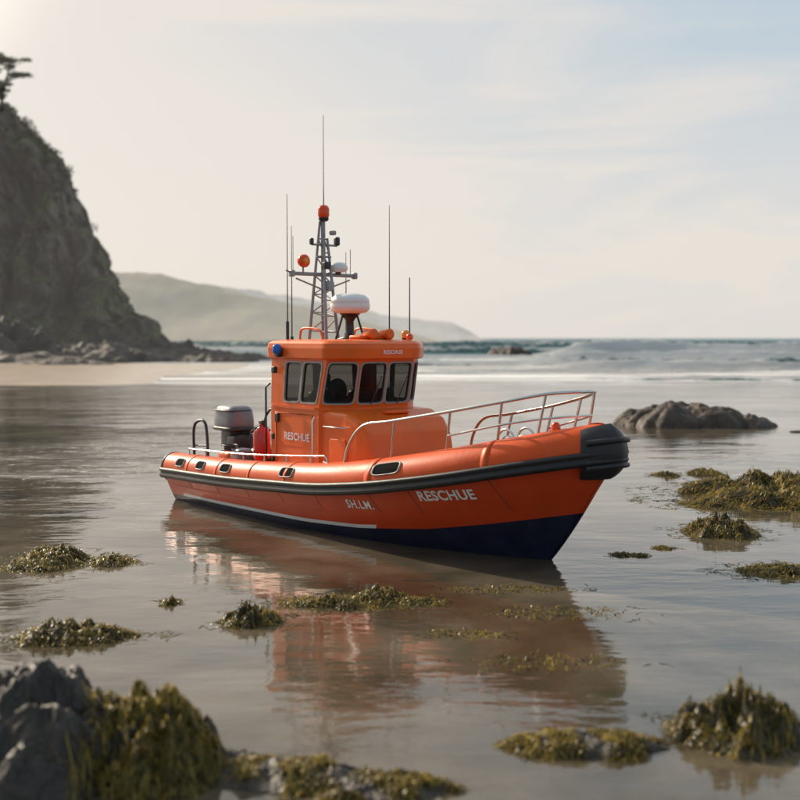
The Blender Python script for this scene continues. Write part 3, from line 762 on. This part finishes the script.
W=MB(); wx=[-7000,-300,-60,-20,0,20,60,300,7000]; wy=[-400,0,10,20,40,80,160,400,9000]
W.grid([[(x,y,0) for y in wy] for x in wx],0,flip=True,smooth=False); W.build('sea_water',[m])

m,nt,b=newmat('breaking_wave_water'); tc=N(nt,'ShaderNodeTexCoord'); geo=N(nt,'ShaderNodeNewGeometry'); pos=geo.outputs['Position']; at=N(nt,'ShaderNodeAttribute'); at.attribute_name='foam'
nf=NZ(.9,(.5,1,1),8,.7,.5); fo=MR(MA('ADD',at.outputs['Fac'],MA('MULTIPLY',MA('SUBTRACT',nf,.5),1.8)),.40,.55)
c=N(nt,'ShaderNodeMixRGB'); nt.links.new(fo,c.inputs[0]); c.inputs[1].default_value=(.03,.15,.17,1); c.inputs[2].default_value=(.93,.92,.90,1)
nt.links.new(c.outputs[0],b.inputs['Base Color']); nt.links.new(MA('ADD',MA('MULTIPLY',fo,.6),.25),b.inputs['Roughness'])
b.inputs['Specular IOR Level'].default_value=.3
bp=N(nt,'ShaderNodeBump'); bp.inputs['Distance'].default_value=.25; nt.links.new(NZ(1.6,(1,1,1),8,.7),bp.inputs['Height']); nt.links.new(bp.outputs['Normal'],b.inputs['Normal'])
tl=N(nt,'ShaderNodeBsdfTranslucent'); nt.links.new(c.outputs[0],tl.inputs['Color']); mxs=N(nt,'ShaderNodeMixShader'); mxs.inputs[0].default_value=.48
nt.links.new(b.outputs[0],mxs.inputs[1]); nt.links.new(tl.outputs[0],mxs.inputs[2]); nt.links.new(mxs.outputs[0],nt.nodes['Material Output'].inputs[0])
M_wave=m
def breaker(y0,x0,x1,h,wd,seed,foamy=.5):
    B=MB(); Q=[]; fa=[]
    nx=int(min(600,(x1-x0)/.4))
    for x in np.linspace(x0,x1,nx):
        e=smooth(x0,x0+12,x)*smooth(x1,x1-12,x)
        br=.5+.9*noise.noise(V((x*.035+seed,seed,0))); hh=h*e*(.55+.5*max(0,.5+noise.noise(V((x*.05+seed,1,0))))); yy=y0+6*noise.noise(V((x*.02,seed,4)))
        row=[]
        for t in np.linspace(-1,1,30):
            if t<0: z=hh*(1+t)**1.6; y=yy+t*wd*.35
            else: z=hh*(1-t)**1.3*(1-.2*t); y=yy+t*wd
            crest=math.exp(-(t+.15)**2*14)*.5
            fr=.45 if t<0 else .05
            f=crest+(fr+.1)*br*2*foamy+ (foamy-.5)*.6
            n_=fbm(x*.5,y*.5,seed,5)*.20*hh*(1 if t<.2 else .4)
            row.append((x,y+n_*1.5,z+n_-.06)); fa.append(f)
        Q.append(row)
    B.grid(Q,0,flip=True); o=B.build('breaking_wave',[M_wave]); A_=o.data.attributes.new('foam','FLOAT','POINT'); A_.data.foreach_set('value',fa)
breaker(150,16,140,2.3,9,1,.85); breaker(175,-20,60,1.3,8,2,.45); breaker(205,30,220,1.8,12,3,.4); breaker(290,-60,350,1.9,18,4,.2)
breaker(112,8,120,1.3,6,5,.72); breaker(86,6,100,.95,4,6,.8); breaker(66,6,80,.42,3,7,.9); breaker(125,-25,25,.7,5,8,.6); breaker(400,-150,500,1.7,24,9,.15); breaker(230,-110,-20,.9,9,10,.8); breaker(98,-14,40,.6,4,11,.6); breaker(76,-8,30,.32,3,12,.8)

# ------------------------------------------------------------ light
sun_dir=V((-.64,.62,.47)).normalized()
L=bpy.data.lights.new('sun','SUN'); L.energy=4.9; L.angle=math.radians(.6); L.color=(1,.86,.67)
lo=bpy.data.objects.new('sun',L); link(lo); lo.rotation_euler=sun_dir.to_track_quat('Z','Y').to_euler()
w=bpy.data.worlds.new('World'); scene.world=w; w.use_nodes=True; nt=w.node_tree
bg=nt.nodes['Background']; bg.inputs['Strength'].default_value=.125
sky=N(nt,'ShaderNodeTexSky',sky_type='NISHITA'); sky.sun_disc=False; sky.sun_elevation=math.asin(sun_dir.z); sky.sun_rotation=math.atan2(sun_dir.x,sun_dir.y)
sky.dust_density=2.0; sky.air_density=1.0
tc=N(nt,'ShaderNodeTexCoord'); gen=tc.outputs['Generated']; sx=N(nt,'ShaderNodeSeparateXYZ'); nt.links.new(gen,sx.inputs[0])
dt=N(nt,'ShaderNodeVectorMath',operation='DOT_PRODUCT'); nt.links.new(gen,dt.inputs[0]); dt.inputs[1].default_value=sun_dir
fac=MR(sx.outputs['Y'],-.6,.5,.42,.94)
horiz=MR(sx.outputs['Z'],0.02,.34,.85,0); sunw=MR(dt.outputs['Value'],.50,.90,0,1)
mp=N(nt,'ShaderNodeMapping'); mp.inputs['Scale'].default_value=(1.0,1.0,5.5); mp.inputs['Rotation'].default_value=(.0,.20,0); nt.links.new(gen,mp.inputs['Vector'])
nz=N(nt,'ShaderNodeTexNoise'); nz.inputs['Scale'].default_value=1.9; nz.inputs['Detail'].default_value=8; nz.inputs['Roughness'].default_value=.55; nz.inputs['Distortion'].default_value=.7; nt.links.new(mp.outputs[0],nz.inputs['Vector'])
cl_=MR(nz.outputs['Fac'],.44,.68,0,.55)
warm=MA('MINIMUM',MA('ADD',MA('ADD',horiz,MA('MULTIPLY',sunw,.8)),cl_),1.0)
hz=N(nt,'ShaderNodeMixRGB'); nt.links.new(warm,hz.inputs[0]); hz.inputs[1].default_value=(3.9,4.85,5.6,1); hz.inputs[2].default_value=(6.6,6.12,5.6,1)
mx=N(nt,'ShaderNodeMixRGB'); nt.links.new(fac,mx.inputs[0]); nt.links.new(sky.outputs[0],mx.inputs[1]); nt.links.new(hz.outputs[0],mx.inputs[2])
glow=N(nt,'ShaderNodeMixRGB',blend_type='ADD'); nt.links.new(MR(dt.outputs['Value'],.86,1.0,0,1),glow.inputs[0]); nt.links.new(mx.outputs[0],glow.inputs[1]); glow.inputs[2].default_value=(13,11,8.5,1)
nt.links.new(glow.outputs[0],bg.inputs['Color'])

# ------------------------------------------------------------ camera
cd=bpy.data.cameras.new('camera'); cam=bpy.data.objects.new('camera',cd); link(cam)
cam.location=(0,0,2.4); cam.rotation_euler=(math.radians(90-3.194),0,0); cd.lens=50; cd.sensor_width=36; cd.clip_end=20000; cd.clip_start=.05
cd.dof.use_dof=True; cd.dof.focus_distance=13.2; cd.dof.aperture_fstop=1.0
scene.camera=cam
